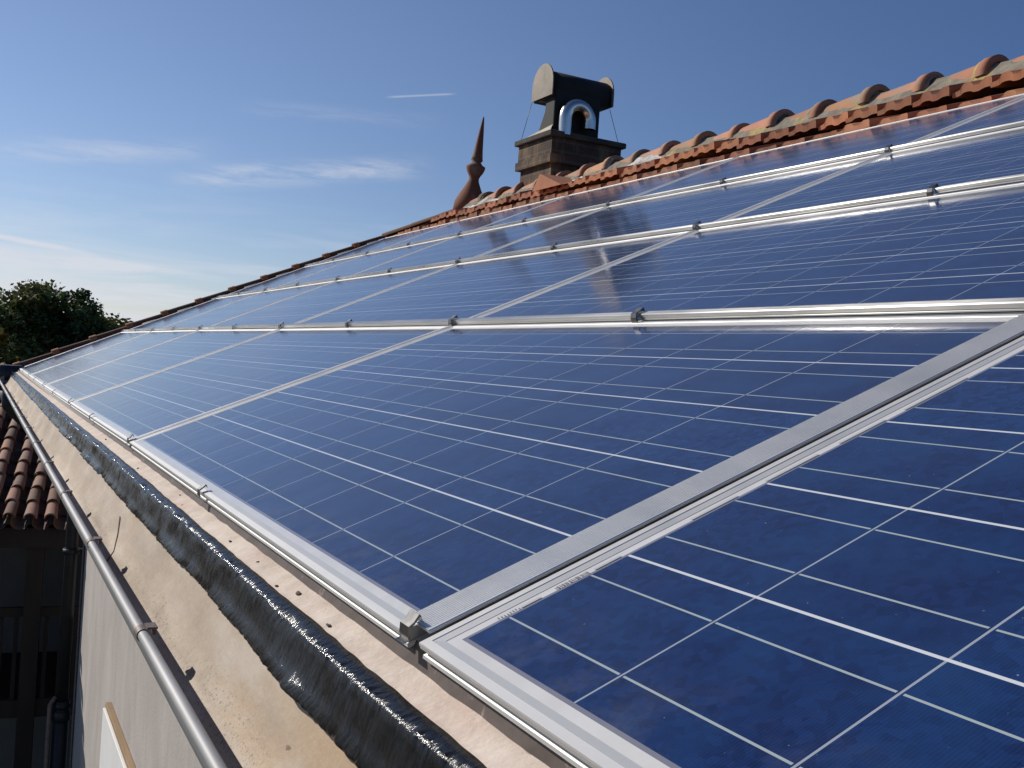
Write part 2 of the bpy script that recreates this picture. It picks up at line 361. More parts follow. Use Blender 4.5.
# ------------------------------------------------------------------ the house under the panels
house = thing('house', 'grey rendered house with a tiled gable roof carrying the solar panels', 'house', (3.5, 3, -7.3))
XW, YG, YN = .55, 8.34, -3.5               # eave wall plane, gable wall, near end
XR, ZR = 3.52, 1.60                        # ridge line
b = MB()                                   # walls as one closed shell, gable included
prof = [(XW, -7.3), (XW, -.06), (XR, 1.30), (6.5, -.06), (6.5, -7.3)]
b.grid([[(x, YN, z) for x, z in prof], [(x, YG, z) for x, z in prof]], False, True, None, None, True)
b.build('wall', 'wall_plaster', house)
b = MB()
b.grid([[(-.03, y, -.13), (XW, y, .08)] for y in (YN, YG)], False); b.grid([[(-.03, y, -.135), (-.03, y, -.03)] for y in (YN, YG)], False)
b.build('soffit', 'soffit_board', house)
# roof boarding below the panels and the plain rear slope
b = MB(); rows = []
for i in range(24):
    u = -22 + (UEND + 1.2 + 22) * i / 23
    rows.append([RPt(u, v, -.075) for v in (0.15, 5, 10, 15, 21, 22.5)])
b.grid(rows, False)
b.grid([[(XR - .02, y, ZR - .03), (7.0, y, -.02)] for y in (YN, 2, 7.5)], False)
b.build('roof', 'brown_flashing', house)

def tint(a=.18):
    k = 1 + rng.uniform(-a, a); return (k, k * (1 + rng.uniform(-.08, .08)), k * (1 + rng.uniform(-.08, .08)))
# two courses of interlocking clay tiles between the array and the ridge
NOSE = [(0, .05), (.04, .12), (.12, .16), (.20, .30), (.27, .85), (.33, 1.0), (.42, 1.0), (.48, .86), (.53, .52), (.60, .46), (.68, .50), (.75, .82), (.82, 1.05), (.97, 1.08), (.99, .85)]
YF = 7.64                                   # ridge ends at the finial
def course(y0, y1, x0, z0, zfun, w, hn, xe, ze, cutter=None):
    n = int((y1 - y0) / w)
    for i in range(n):
        ya = y0 + i * w; dz = rng.uniform(-.009, .009); dx = rng.uniform(-.012, .012); tt = tint(.34); kv = rng.uniform(.75, 1.15)
        if cutter and not cutter(ya): continue
        f, tp, bt = [], [], []
        for s, k in NOSE:
            k = .15 + k * kv * .84
            y = ya + (1 - s) * w * .985
            q = zfun(y)
            f.append(Vector((x0 + dx, y, z0 + q + dz + hn * k))); bt.append(Vector((x0 + dx + .004, y, z0 + q + dz + hn * k * .42 - .014)))
            tp.append(Vector((xe, y, ze + q + hn * k * .8)))
        rb.grid([bt, f], False, False, tt); rb.grid([f, tp], True, False, tt)
        rb.face([bt[0], f[0], tp[0], tp[0] - Vector((0, 0, .05))], None, tt); rb.face([bt[-1], f[-1], tp[-1], tp[-1] - Vector((0, 0, .05))], None, tt)
def roofz(y): return HH(y / P, VTOP) * P / CT
rb = MB()
course(-1.2, 8.30, 3.045, 1.383, roofz, .196, .034, 3.34, 1.478)
hipz = lambda y: roofz(y) if y < YF else roofz(y) - .02 * (y - YF)
course(-1.2, 8.05, 3.29, 1.530, hipz, .196, .044, 3.56, 1.626, lambda y: y < 7.95)
rb.build('tile_course', 'clay_tile', house)
# mortar bed, ridge caps, half hip
b = MB(); rows = []
for i in range(140):
    y = -1.2 + (YF + 1.2) * i / 139; q = roofz(y); nz = lambda k: .012 * noise.noise(Vector((y * 7, k * 3.1, 1)))
    rows.append([(3.40 + nz(1), y, 1.58 + q), (3.425 + nz(2), y, 1.605 + q + nz(3)), (3.455 + nz(4), y, 1.655 + q + nz(5)), (3.50, y, 1.70 + q), (3.62, y, 1.70 + q), (3.72, y, 1.56 + q)])
b.grid(rows); b.build('ridge_mortar', 'ridge_mortar', house)
b = MB(); rows = []
for i in range(60):
    y = 4.35 + (YF - 4.4) * i / 59; q = roofz(y); k = max(0, noise.noise(Vector((y * 2.6, 5, 2))) + .05) * max(0, min(1, (y - 4.35) * 3)) - .25
    nz = .016 * noise.noise(Vector((y * 15, 2, 9)))
    rows.append([(3.415, y, 1.60 + q), (3.405 - .02 * k, y, 1.612 + q + .02 * k), (3.43 - .03 * k + nz, y, 1.635 + q + .028 * k), (3.455 - .01 * k, y, 1.655 + q + .05 * k + nz), (3.50, y, 1.69 + q)])
b.grid(rows); b.build('mortar_patch', 'fresh_mortar', house)
def half_tile(mb, p, d, r0, r1, ln, side, up, tt, thick=.016, collar=True):
    """a tapered half-round tile: starts at p, runs along d; big open end at p"""
    prof = [(0, r0), (.0, r0 + .015), (.05, r0 + .015), (.056, r0), (ln, r1)] if collar else [(0, r0), (ln, r1)]
    A = [math.pi * k / 12 for k in range(13)]
    outer = [[p + d * s + side * (r * math.cos(a)) + up * (r * math.sin(a)) for a in A] for s, r in prof]
    inner = [[p + d * s + side * ((r - thick) * math.cos(a)) + up * ((r - thick) * math.sin(a)) for a in A] for s, r in (prof[0], prof[-1])]
    mb.grid(outer, True, False, tt); mb.grid(inner, True, False, tt)
    for a_, b_ in ((outer[0], inner[0]), (outer[-1], inner[-1])): mb.grid([a_, b_], False, False, tt)
y = -1.05
while y < YF - .35:
    b = MB(); q = roofz(y); z = 1.628 + q + rng.uniform(-.008, .008)
    half_tile(b, Vector((XR + .03 + rng.uniform(-.008, .008), y, z + .022)), Vector((rng.uniform(-.015, .015), 1, -.055)).normalized(), .088 + rng.uniform(-.004, .004), .078, .37, Vector((1, 0, 0)), Vector((0, 0, 1)), tuple(x * .84 for x in tint(.25)))
    rt = b.build('ridge_tile', 'ridge_clay', house)
    b = MB(); c = Vector((XR + .03, y + .014, z + .02)); n = 12
    b.face([c + Vector((.080 * math.cos(math.pi * k / n), .006 * math.sin(k * 2.3), .080 * math.sin(math.pi * k / n))) for k in range(n + 1)]); b.build('end_mortar', 'ridge_mortar', rt)
    if rng.random() < .75:      # mortar squeezed out round the joint
        b = MB(); a0, a1 = rng.uniform(1.2, 2.0), math.pi + .25; ro = .096 + rng.uniform(.002, .010); ln_ = rng.uniform(.05, .10); o_ = Vector((XR + .03, y + rng.uniform(.02, .05), z + .018)); rows = []
        for i in range(9):
            t_ = i / 8; rr = ro * (1 - .16 * abs(2 * t_ - 1) ** 2); rows.append([o_ + Vector((q2.x, ln_ * (t_ - .5), q2.y)) for q2 in [Vector((math.cos(a), math.sin(a))) * (rr + .010 * noise.noise(Vector((a * 3, t_ * 3, y * 9)))) for a in [a0 + (a1 - a0) * k / 10 for k in range(11)]]])
        b.grid(rows); b.build('mortar_collar', 'ridge_mortar', rt)
    y += .333
# half hip from finial to the gable verge
F0 = Vector((XR + .03, YF, 1.66 + roofz(YF))); F1 = Vector((3.03, 8.47, 1.405))
dirh = (F1 - F0); L = dirh.length; dirh.normalize(); sideh = dirh.cross(Vector((0, 0, 1))).normalized(); uph = sideh.cross(dirh)
for i in range(3):
    b = MB(); half_tile(b, F0 + dirh * (L * (i + 1) / 3 - .02), -dirh, .042, .038, L / 3 + .04, sideh, uph, tuple(x * .4 for x in tint(.15)), .012, False); b.build('hip_tile', 'ridge_clay', house)
b = MB(); b.face([F0, F1, Vector((4.2, 8.47, 1.2)), Vector((3.9, YF, 1.5))], None, (1, 1, 1)); b.face([F0, F1, Vector((3.05, 8.3, 1.40)), Vector((3.3, 7.6, 1.56))], None, (.8, .8, .8)); b.build('half_hip', 'clay_tile', house)
# verge: overlapping half-round tiles stepping up the gable edge
nv = 11
for i in range(nv):
    v0 = -.35 + (VTOP + .4) * i / nv; pa = RPt(UEND + .6, v0, .012); pb = RPt(UEND + .6, v0 + (VTOP + .4) / nv + .5, .0)
    d = (pb - pa); ln = d.length; d.normalize(); up = (ND + d * .0).normalized()
    b = MB(); kk = rng.uniform(.22, .34); half_tile(b, pa + d * .05, d, .034, .028, ln, YD, up, (kk, kk * .9, kk * .95), .010, False); half_tile(b, pa, d, .040, .040, .055, YD, up, (.9, .9, .8), .012, False); b.build('verge_tile', 'clay_tile', house)
b = MB(); b.grid([[RPt(UEND + .35, v, .0), RPt(UEND + .35, v, -.11)] for v in (-.3, 5, 10, 15, 21)], False); b.grid([[RPt(UEND + 1.0, v, .0), RPt(UEND + 1.0, v, -.16)] for v in (-.3, 5, 10, 15, 21)], False)
b.build('verge_board', 'dark_timber', house)
# raised ventilation tile below the chimney
b = MB(); c = Vector((3.27, 5.72, 1.565 + roofz(5.7)))
A_, B_, T_ = c + Vector((-.03, .22, -.02)), c + Vector((-.03, -.20, -.02)), c + Vector((-.03, .12, .10))
E_ = [c + Vector((.28, .22, .07)), c + Vector((.28, -.20, .07)), c + Vector((.28, .06, .10))]
b.face([A_, B_, T_], None, (1, .95, .9)); b.face([A_, T_, E_[2], E_[0]], None, (1, 1, 1)); b.face([B_, T_, E_[2], E_[1]], None, (.85, .8, .8))
b.build('vent_tile', 'clay_tile', house)

# chimney: sooty brick stack astride the ridge with a sheet metal cowl
def brickbox(mb, x0, x1, y0, y1, z0, z1):
    if mb.uv is None: mb.uv = mb.bm.loops.layers.uv.new('UVMap')
    def q(pts, uvs): mb.face(pts, uvs)
    q([(x0, y0, z0), (x1, y0, z0), (x1, y0, z1), (x0, y0, z1)], [(x0, z0), (x1, z0), (x1, z1), (x0, z1)])
    q([(x0, y1, z0), (x1, y1, z0), (x1, y1, z1), (x0, y1, z1)], [(x0, z0), (x1, z0), (x1, z1), (x0, z1)])
    q([(x0, y0, z0), (x0, y1, z0), (x0, y1, z1), (x0, y0, z1)], [(y0, z0), (y1, z0), (y1, z1), (y0, z1)])
    q([(x1, y0, z0), (x1, y1, z0), (x1, y1, z1), (x1, y0, z1)], [(y0, z0), (y1, z0), (y1, z1), (y0, z1)])
    q([(x0, y0, z1), (x1, y0, z1), (x1, y1, z1), (x0, y1, z1)], [(x0, y0), (x1, y0), (x1, y1), (x0, y1)])
    q([(x0, y0, z0), (x1, y0, z0), (x1, y1, z0), (x0, y1, z0)], [(x0, y0), (x1, y0), (x1, y1), (x0, y1)])
CX0, CX1, CY0, CY1, CZ = 3.49, 4.13, 6.14, 6.68, 2.09
b = MB(); brickbox(b, CX0 + .02, CX1 - .02, CY0 + .02, CY1 - .02, 1.2, CZ - .16); brickbox(b, CX0 - .015, CX1 + .015, CY0 - .015, CY1 + .015, CZ - .235, CZ - .17); brickbox(b, CX0, CX1, CY0, CY1, CZ - .168, CZ - .035)
chim = b.build('chimney', 'sooty_brick', house)
b = MB(); b.box(((CX0 + CX1) / 2, (CY0 + CY1) / 2, CZ - .012), (CX1 - CX0 + .06, CY1 - CY0 + .06, .044)); b.build('coping', 'sooty_mortar', chim, .008)
CH = Vector((0, 0, 0))
b = MB(); hp = [(6.215, CZ - .01), (6.50, CZ - .01), (6.37, CZ + .20), (6.35, CZ + .36), (6.215, CZ + .36)]; b.grid([[(x, p, q) for p, q in hp] for x in (3.535, 3.955)], False, True, None, None, True); b.build('flue_housing', 'cowl_metal', chim, .01)
b = MB(); yc, zc = 6.37, CZ + .408                             # sheet metal hood along X, open below
A = [math.pi * k / 14 for k in range(15)]
ring = lambda x: [(x, yc + .15, zc - .115)] + [(x, yc + .15 * math.cos(a), zc + .115 * math.sin(a)) for a in A] + [(x, yc - .15, zc - .115)]
b.grid([ring(3.515), ring(4.05)], True, True, None, None, True); b.build('cowl_hood', 'cowl_metal', chim)
for x in (3.505, 4.065):
    b = MB(); R2 = .165; c = [(yc + R2 * math.cos(a), zc + .0 + R2 * math.sin(a)) for a in A]; c = [(yc + R2, zc - .105)] + c + [(yc - R2, zc - .105)]
    b.grid([[(x - .005, p, q) for p, q in c], [(x + .005, p, q) for p, q in c]], False, True, None, None, True); b.build('end_plate', 'cowl_plate', chim)
b = MB(); pts = []
fx, fy, fr = 3.715, 6.155, .108
for k in range(3): pts.append((fx - fr, fy, CZ - .01 + .055 * k))
for k in range(13): a = math.pi - math.pi * k / 12; pts.append((fx + fr * math.cos(a), fy, CZ + .13 + fr * math.sin(a)))
pts.append((fx + fr, fy, CZ + .07)); b.tube(pts, .052, 16, None, False); b.build('flue_bend', 'stainless', chim)
b = MB(); b.grid([[(3.530, 6.215, CZ + .075), (3.530, 6.47, CZ + .05)], [(3.505, 6.20, CZ + .03), (3.502, 6.56, CZ + .03)], [(3.492, 6.18, CZ + .014), (3.49, 6.60, CZ + .014)]], False); b.build('lead_flashing', 'cowl_plate', chim)
for p0, p1 in (((4.06, 6.24, zc - .12), (4.12, 6.17, CZ + .01)), ((3.485, 6.50, zc - .12), (3.495, 6.66, CZ + .01))):
    b = MB(); b.tube([p0, p1], .0022, 5); b.build('stay_wire', 'black_iron', chim)
# terracotta finial at the end of the ridge
b = MB(); fb = Vector((XR + .04, YF + .06, 1.70 + roofz(YF))); ax = Matrix.Rotation(R_(6.5), 3, 'Y') @ Matrix.Rotation(R_(-2), 3, 'X')
b.lathe([(.15, -.12), (.145, .0), (.115, .07), (.075, .15), (.050, .205), (.045, .235), (.055, .262), (.072, .29), (.086, .325), (.088, .345), (.064, .358), (.044, .38), (.040, .39), (.055, .405), (.050, .43), (.040, .50), (.024, .66), (.008, .80), (.002, .82)], fb, 24, ax, (.42, .31, .26))
b.build('finial', 'ridge_clay', house)

# eave: brown drip flashing, mortar strip and bitumen membrane, all following the lower edge of the array
def EZ(y): return HH(y / P, line(0)) * P
ex = lambda y, f: (EZ(y) - .0223) * f
YS = [-1.6 + (8.28 + 1.6) * i / 420 for i in range(421)]
b = MB(); b.grid([[(-.0235 - ex(y, .4), y, .004 + ex(y, .9)), (-.0285 + .0015 * noise.noise(Vector((y * 20, 0, 0))), y, -.0150 + ex(y, .8)), (.05, y, .012 + ex(y, .8) - .03)] for y in YS], False)
b.build('drip_flashing', 'brown_flashing', house)
b = MB()
b.grid([[(-.0262 + .0022 * noise.noise(Vector((y * 24, 1, 0))) + .001 * noise.noise(Vector((y * 90, 1, 0))), y, -.0138 + ex(y, .8)), (-.036, y, -.0178 + ex(y, .8) + .0012 * noise.noise(Vector((y * 15, 3, 0)))), (-.052, y, -.0250 + ex(y, .7)), (-.058, y, -.040 + ex(y, .6)), (-.050, y, -.075 + ex(y, .4))] for y in YS])
b.build('eave_mortar', 'eave_mortar', house)
YM = []; y_ = -1.2
while y_ < 8.22:
    YM.append(y_); y_ += .0085 if y_ < -.15 else .0016 + max(0, y_ - .4) * .0026
YM.append(8.22)
b = MB(); rows = []
for y in YM:
    q = ex(y, .6); n = lambda f, k, a: a * noise.noise(Vector((y * f, k, 7.3)))
    w = n(3, 1, .006) + n(11, 2, .003); top = n(6, 3, .0012) + n(30, 4, .0012) + max(0, n(2.3, 8, .003) - .001)
    crc = (n(165, 13, .0028) + n(360, 14, .0010) if y < 2.2 else 0) + n(60, 16, .0042) * min(1.9, max(.25, (y - .3) * .7)) + n(17, 17, .004); fold = max(0, n(9, 5, .022) - .008); crk = n(60, 6, .0012) + (n(190, 7, .0011) + n(420, 12, .0006)) / (1 + max(0, y - 1.2) * .7)
    bot = n(7, 9, .007) + n(26, 10, .005) + n(80, 11, .002)
    r = [(-.0528 + top, y, -.0256 + q + top * .42), (-.0538 + top, y, -.0234 + q + top * .42), (-.060 + top * .4, y, -.0266 + q + crk * .6), (-.0655 + w * .3, y, -.0288 + q + crc * .7), (-.0680 + w * .4 - crc * .5, y, -.0318 + q + crc * .8),
         (-.0700 + w * .5 + fold * .3 + crk, y, -.0385 + q), (-.0722 + w * .6 + fold * .6 + crk * 1.3, y, -.0465 + q * .8 + crk * .5), (-.0746 + w * .7 + fold * .8 + crc * .45, y, -.0545 + q * .6 + crc * .2),
         (-.0776 + w * .8 + fold + crc * .55 + bot * .4, y, -.0640 + q * .4 + crc * .4), (-.0842 + w * .8 + fold + crc * .5 + bot, y, -.0722 + crc * .5 - bot * .4), (-.0836 + w * .8 + fold + bot, y, -.0750 - bot * .4)]
    rows.append(r)
b.grid(rows); b.build('roofing_membrane', 'bitumen', house)

# ------------------------------------------------------------------ gutter, downpipe, wall board
gut = thing('gutter', 'grey zinc half round eave gutter with silt inside, running along the roof edge', 'gutter', (-.11, 3, -.15))
TR = [(-.068, -.062), (-.0785, -.084), (-.088, -.107), (-.097, -.127), (-.110, -.147), (-.124, -.158), (-.138, -.158), (-.149, -.147), (-.1545, -.128), (-.1555, -.112)]
YE = 8.25
b = MB(); ys = [-1.6 + (YE + 1.6) * i / 90 for i in range(91)]
b.grid([[(x, y, z + .0015 * noise.noise(Vector((y * 3, x * 40, 0)))) for x, z in TR] for y in ys])
OUT = [(x - .002 if x < -.12 else x, z - .002) for x, z in TR]
b.build('trough', 'gutter_silt', gut)
b = MB(); b.grid([[(x, y, z) for x, z in OUT] for y in (-1.6, YE)]); b.build('outer_skin', 'zinc', gut)
b = MB(); b.tube([(-.1600, -1.6 + (YE + 1.6) * i / 40, -.1115 + .0012 * noise.noise(Vector((i * .7, 0, 0)))) for i in range(41)], .0064, 16); b.build('rolled_rim', 'zinc', gut)
b = MB(); b.face([(x, YE + .002, z) for x, z in TR] + [(-.16, YE + .002, -.104), (-.068, YE + .002, -.045)]); b.build('end_plate', 'zinc', gut)
yb = -.62
while yb < YE:
    b = MB(); A2 = [R_(-150 + 300 * k / 12) for k in range(13)]
    ang = [R_(20 + 250 * k / 12) for k in range(13)]
    for rr in (.0077,):
        b.grid([[(-.1600 + rr * math.cos(a), yb + s, -.1115 + rr * math.sin(a)) for a in ang] for s in (-.011, .011)])
    b.box((-.150, yb, -.1035), (.012, .022, .0025)); b.box((-.1465, yb + .003, -.1075), (.003, .016, .011))
    b.build('bracket', 'bracket_brown', gut); yb += .585
b = MB(); b.tube([(-.150, 1.22, -.1445), (-.138, 1.20, -.157), (-.124, 1.21, -.157), (-.110, 1.24, -.146), (-.0975, 1.30, -.126), (-.088, 1.36, -.103)], .0012, 6)
tag(b.build('twig', 'dry_debris'), 'thin dark twig lying across the silt in the gutter', 'twig')
for i, (x, y) in enumerate(((398, 148), (424, 685), (470, 730), (388, 601), (403, 667))): pass
crumbs = [(-.0405, .33), (-.0465, .21), (-.041, .50), (-.0355, 1.05), (-.045, 1.47), (-.043, .64), (-.0385, 2.1), (-.049, .385)]
for x, y in crumbs:
    b = MB(); s = rng.uniform(.0028, .0056); zz = -.0188 + (x + .038) * .45 + ex(y, .75) + s * .25
    pts = [[Vector((x + s * .55 * math.cos(a) * math.cos(e), y + s * 1.5 * math.sin(a) * math.cos(e), zz - s * .12 + s * .28 * math.sin(e))) * 1 for a in [2 * math.pi * k / 9 for k in range(9)]] for e in (-1.2, -.5, .1, .7, 1.3)]
    pts = [[p + Vector((noise.noise(p * 300), noise.noise(p * 310 + Vector((5, 0, 0))), noise.noise(p * 290))) * .0016 for p in r] for r in pts]
    b.grid(pts, True, True, None, None, True)
    tag(b.build('dirt_crumb', 'dry_debris'), 'small dark crumb of dirt lying on the pale eave mortar', 'dirt crumb', 'dirt crumbs on the eave mortar')

dp = thing('downpipe', 'dark downpipe on the far corner of the grey house wall', 'downpipe', (.46, 8.32, -7.3))
b = MB(); b.tube([(-.10, 8.33, -.20), (-.08, 8.33, -.32), (.10, 8.33, -.50), (.36, 8.33, -.70), (.449, 8.33, -.82), (.452, 8.33, -.95), (.452, 8.33, -2.9)], .050, 16); b.build('pipe', 'black_iron', dp)
b = MB(); b.tube([(.452, 8.33, -2.74), (.452, 8.33, -7.3)], .062, 16); b.tube([(.452, 8.33, -2.90), (.452, 8.33, -2.82)], .072, 16); b.build('lower_pipe', 'black_iron', dp)
b = MB(); b.lathe([(.05, -.22), (.06, -.17), (.11, -.12), (.115, .0), (.10, .0)], (-.10, 8.36, .0), 18); b.build('hopper', 'black_iron', dp)
for z in (-1.5, -2.78, -4.6):
    b = MB(); b.box((.505, 8.33, z), (.10, .03, .03)); b.tube([(.452, 8.33, z - .02), (.452, 8.33, z + .02)], .066, 16); b.build('pipe_bracket', 'black_iron', dp)
b = MB(); b.tube([(.538, 8.24, -7.3), (.538, 8.24, -.2)], .010, 8); tag(b.build('cable', 'bracket_brown'), 'thin dark cable running down the grey wall beside the downpipe', 'cable')
b = MB(); b.tube([(.36, 8.30, -7.3), (.36, 8.30, -2.76), (.40, 8.31, -2.70)], .018, 10); tag(b.build('conduit', 'bracket_brown'), 'slim dull conduit standing left of the dark downpipe', 'conduit')
wb = thing('wall_board', 'white painted board with a tan timber top edge on the grey wall', 'board', (.53, 5.0, -3.6))
b = MB(); b.box((.524, 4.95, -2.845), (.05, 2.37, 1.51)); b.build('board', 'white_paint', wb, .003)
b = MB(); b.box((.531, 4.96, -2.074), (.036, 2.37, .030)); b.build('top_rail', 'old_timber', wb, .004)

# ------------------------------------------------------------------ solar panels
ORD = ['first', 'second', 'third', 'fourth', 'fifth', 'sixth']
ROW = ['bottom row', 'second row up', 'third row up', 'top row']
NEARP = {(0, 0): 'large foreground solar panel with printed labels in its white margin'}
FP = [(-.0170, -.004), (-.0170, .0004), (-.0098, .0020), (-.0092, .0026), (-.0014, .0026), (-.0008, .0012), (-.0008, -.0026), (-.0034, -.0032), (-.0034, -.0078), (-.0010, -.0084), (0, -.0112), (-.001, -.0125), (-.020, -.0125)]
for j in range(0, 6):
    for r in range(4):
        us, vs = U0 + D * (j - 1) + GU, RP * r
        mu, mv = .075, .040          # margins of the laminate beyond the cells
        mb = .073 if r == 0 else mv
        col = ORD[5 - j]
        lab = NEARP.get((j, r)) or f'blue solar panel in the {ROW[r]}, {col} from the far gable end'
        o0 = RPt(us + 5, vs - mv)
        t = thing('solar_panel', lab, 'solar panel', o0, 'solar panels on the roof')
        b = MB(); nu, nvv = 12, 6
        uu = [us - mu + (10 + 2 * mu) * i / nu for i in range(nu + 1)]; vv = [vs - mb + (5 + mb + mv) * i / nvv for i in range(nvv + 1)]
        b.grid([[RPt(u, v) for v in vv] for u in uu], True, False, None, [[(u - us, v - vs) for v in vv] for u in uu])
        g = b.build('glass_laminate', 'solar_cells', t, 0, False)
        g.data.flip_normals() if g.data.polygons[0].normal.dot(ND) < 0 else None
        b = MB(); rings = []
        e = .0170 / P
        for off, h in FP:
            q = off / P + e
            ring = []
            c4 = [(us - mu - q, vs - mb - q), (us + 10 + mu + q, vs - mb - q), (us + 10 + mu + q, vs + 5 + mv + q), (us - mu - q, vs + 5 + mv + q)]
            ring = [RPt(u, v, h) for u, v in c4]; rings.append(ring)
        b.grid(rings, False, True); b.build('frame', 'aluminium', t)
# printed labels in the margin of the nearest panel
near = [o for o in COL.objects if o.name.startswith('solar_panel') and o['label'].startswith('large foreground')][0]
us = U0 - D + GU
def ink(mb, u0, v0, du, dv, h=.0006): mb.face([RPt(u0, v0, h), RPt(u0 + du, v0, h), RPt(u0 + du, v0 + dv, h), RPt(u0, v0 + dv, h)])
ue = us + 10.012
for (v0, ln) in ((.34, .12), (.80, .17), (1.46, .34), (2.02, .42), (2.62, .4), (3.2, .6)):
    b = MB(); ink(b, ue, v0, .022, ln); b.build('label_strip', 'label_grey', near)
b = MB(); v = .555
while v < .76:
    w = rng.choice((.004, .006, .011)); ink(b, ue, v, .034, w); v += w + rng.choice((.004, .007, .010))
b.build('barcode', 'label_ink', near)
b = MB(); v = .205
while v < .33:
    ink(b, ue + rng.uniform(0, .012), v, .016, .007); v += .017
b.build('serial_number', 'label_ink', near)

# cover strips between panels: ribbed aluminium extrusions, clipped on
def cap_prof(w, h, ribs=7):
    r = min(.0026, h * .45)
    left = [(-w / 2, .0), (-w / 2, h * .18), (-w / 2 + .001, h * .22), (-w / 2 + .001, h * .32), (-w / 2, h * .36)]
    left += [(-w / 2 + r - r * math.cos(k * math.pi / 10), h - r + r * math.sin(k * math.pi / 10)) for k in range(6)]
    pr = list(left); w0, w1 = -w / 2 + r, w / 2 - r
    for i in range(ribs):
        d = (w1 - w0) / ribs; a = w0 + d * i + d * .05
        pr += [(a, h), (a + d * .50, h), (a + d * .60, h - .0013), (a + d * .90, h - .0013)]
    return pr + [(-x, z) for x, z in reversed(left)]
def clip(parent, u, v, along_u, w, h, base, big=1.0):
    """bent steel clip hooked over a cover strip"""
    b = MB(); wd = .019 * big; t = .0022
    pr = [(w * .32, base + h + .001), (w * .32, base + h + .006 * big), (w * .22, base + h + .0075 * big), (-w * .30, base + h + .003), (-w / 2 - .003, base + h + .0015), (-w / 2 - .0045, base + h - .004), (-w / 2 - .0045, base - .004), (-w / 2 - .010, base - .004)]
    for s in (0, 1):
        pass
    def pt(a, hh, s):
        return RPt(u + s / P, v + a / P, hh) if along_u else RPt(u + a / P, v + s / P, hh)
    outer = [(a, hh + t) if i < 5 else (a - t, hh) for i, (a, hh) in enumerate(pr)]
    rows = []
    for i in range(len(pr)):
        rows.append([pt(*pr[i], -wd / 2), pt(*pr[i], wd / 2), pt(*outer[i], wd / 2), pt(*outer[i], -wd / 2)])
    b.grid(rows, False, True, None, None, True)
    return b.build('clip', 'clip_steel', parent)
LN = {1: 'between the bottom and second rows of panels', 2: 'between the second and third rows of panels', 3: 'between the third and top rows of panels'}
BASE = .0048
for l in (1, 2, 3):
    t = thing('cover_strip', f'ribbed aluminium cover strip {LN[l]}', 'cover strip', RPt(joint(2), line(l)), 'horizontal cover strips on the array')
    vC = line(l) + .066
    for k2 in range(-2, 10):
        ua, ub = joint(k2 / 2) + .06, joint((k2 + 1) / 2) - .06
        b = MB(); pr = cap_prof(.019, .0115, 4); jz = rng.uniform(-.0008, .0008)
        b.grid([[RPt(u, vC + a / P, BASE + h + jz) for a, h in pr] for u in (ua, (ua + ub) / 2, ub)], False, True, None, None, True)
        b.build('strip_length', 'rail_aluminium', t)
    for k2 in range(-1, 10): clip(t, joint(k2 / 2), vC + rng.uniform(-.01, .01), True, .021, .0115, BASE, rng.uniform(.76, .92))
for k in range(0, 5):
    for r in range(4):
        t = thing('joint_strip', f'thin aluminium joint strip in the {ROW[r]}, {ORD[4-k]} from the far gable end' if not (k == 0 and r == 0) else 'wide ribbed aluminium joint strip beside the nearest foreground panel', 'joint strip', RPt(joint(k), line(r)), 'strips covering the sloping panel joints')
        b = MB(); pr = cap_prof(.046, .0030, 13) if k == 0 else cap_prof(.020, .0046, 5)
        va, vb = line(r) + (.06 if r == 0 else .14), line(r + 1) - .02
        b.grid([[RPt(joint(k) + (.066 if k == 0 else 0) + a / P, v, (.0031 if k == 0 else -.0010) + h) for a, h in pr] for v in (va, (va + vb) / 2, vb)], False, True, None, None, True)
        b.build('strip', 'cover_aluminium', t)
        if r == 0: clip(t, joint(k) + (.066 if k == 0 else 0), line(0) + .05, True, .012, .0036, .0031, .95)
# hooks along the lower frame edge
for k2 in (-1, 1, 3, 5, 7, 9):
    t = [o for o in COL.objects if o.name.startswith('solar_panel') and abs(o.location.y / P - joint(k2 / 2)) < 1 and 'bottom row' in o['label']]
    if t: h_ = clip(t[0], joint(k2 / 2), line(0) + .02, True, .012, .003, .0028, .7)

# ------------------------------------------------------------------ neighbouring low house with barrel tiles
ANG = R_(7); E = Vector((math.cos(ANG), -math.sin(ANG), 0)); UPH = Vector((math.sin(ANG), math.cos(ANG), 0)); SL = R_(17)
UPS = (UPH * math.cos(SL) + Vector((0, 0, math.sin(SL)))); NN = E.cross(UPS).normalized()
O = Vector((.18, 9.25, -1.40))
low = thing('lower_house', 'low neighbouring house with old barrel tile roof and dark open gallery', 'house', O + Vector((-2, 2, -5.9)))
b = MB(); SPC, LN_ = .175, .30; nrow = 14
for i in range(-28, 4):
    for j in range(nrow):
        p = O + E * (i * SPC) + UPS * (j * LN_ - .02) + NN * (.035 + rng.uniform(-.006, .006)) + E * rng.uniform(-.012, .012)
        d = (UPS + NN * -.045 + E * rng.uniform(-.02, .02)).normalized()
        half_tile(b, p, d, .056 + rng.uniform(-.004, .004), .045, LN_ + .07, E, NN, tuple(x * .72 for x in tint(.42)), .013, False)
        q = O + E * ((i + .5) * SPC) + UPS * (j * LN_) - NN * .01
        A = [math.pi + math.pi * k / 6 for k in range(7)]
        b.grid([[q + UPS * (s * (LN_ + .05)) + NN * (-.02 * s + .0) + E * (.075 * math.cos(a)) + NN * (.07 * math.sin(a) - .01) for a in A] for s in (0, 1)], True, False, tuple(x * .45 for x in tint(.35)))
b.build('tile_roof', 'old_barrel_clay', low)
def LB(name, mat, e0, e1, f0, f1, z0, z1, bev=0):
    b = MB(); c = O + E * ((e0 + e1) / 2) + UPH * ((f0 + f1) / 2); c.z = (z0 + z1) / 2
    b.box(c, (e1 - e0, f1 - f0, z1 - z0), Matrix.Rotation(-ANG, 3, 'Z')); return b.build(name, mat, low, bev)
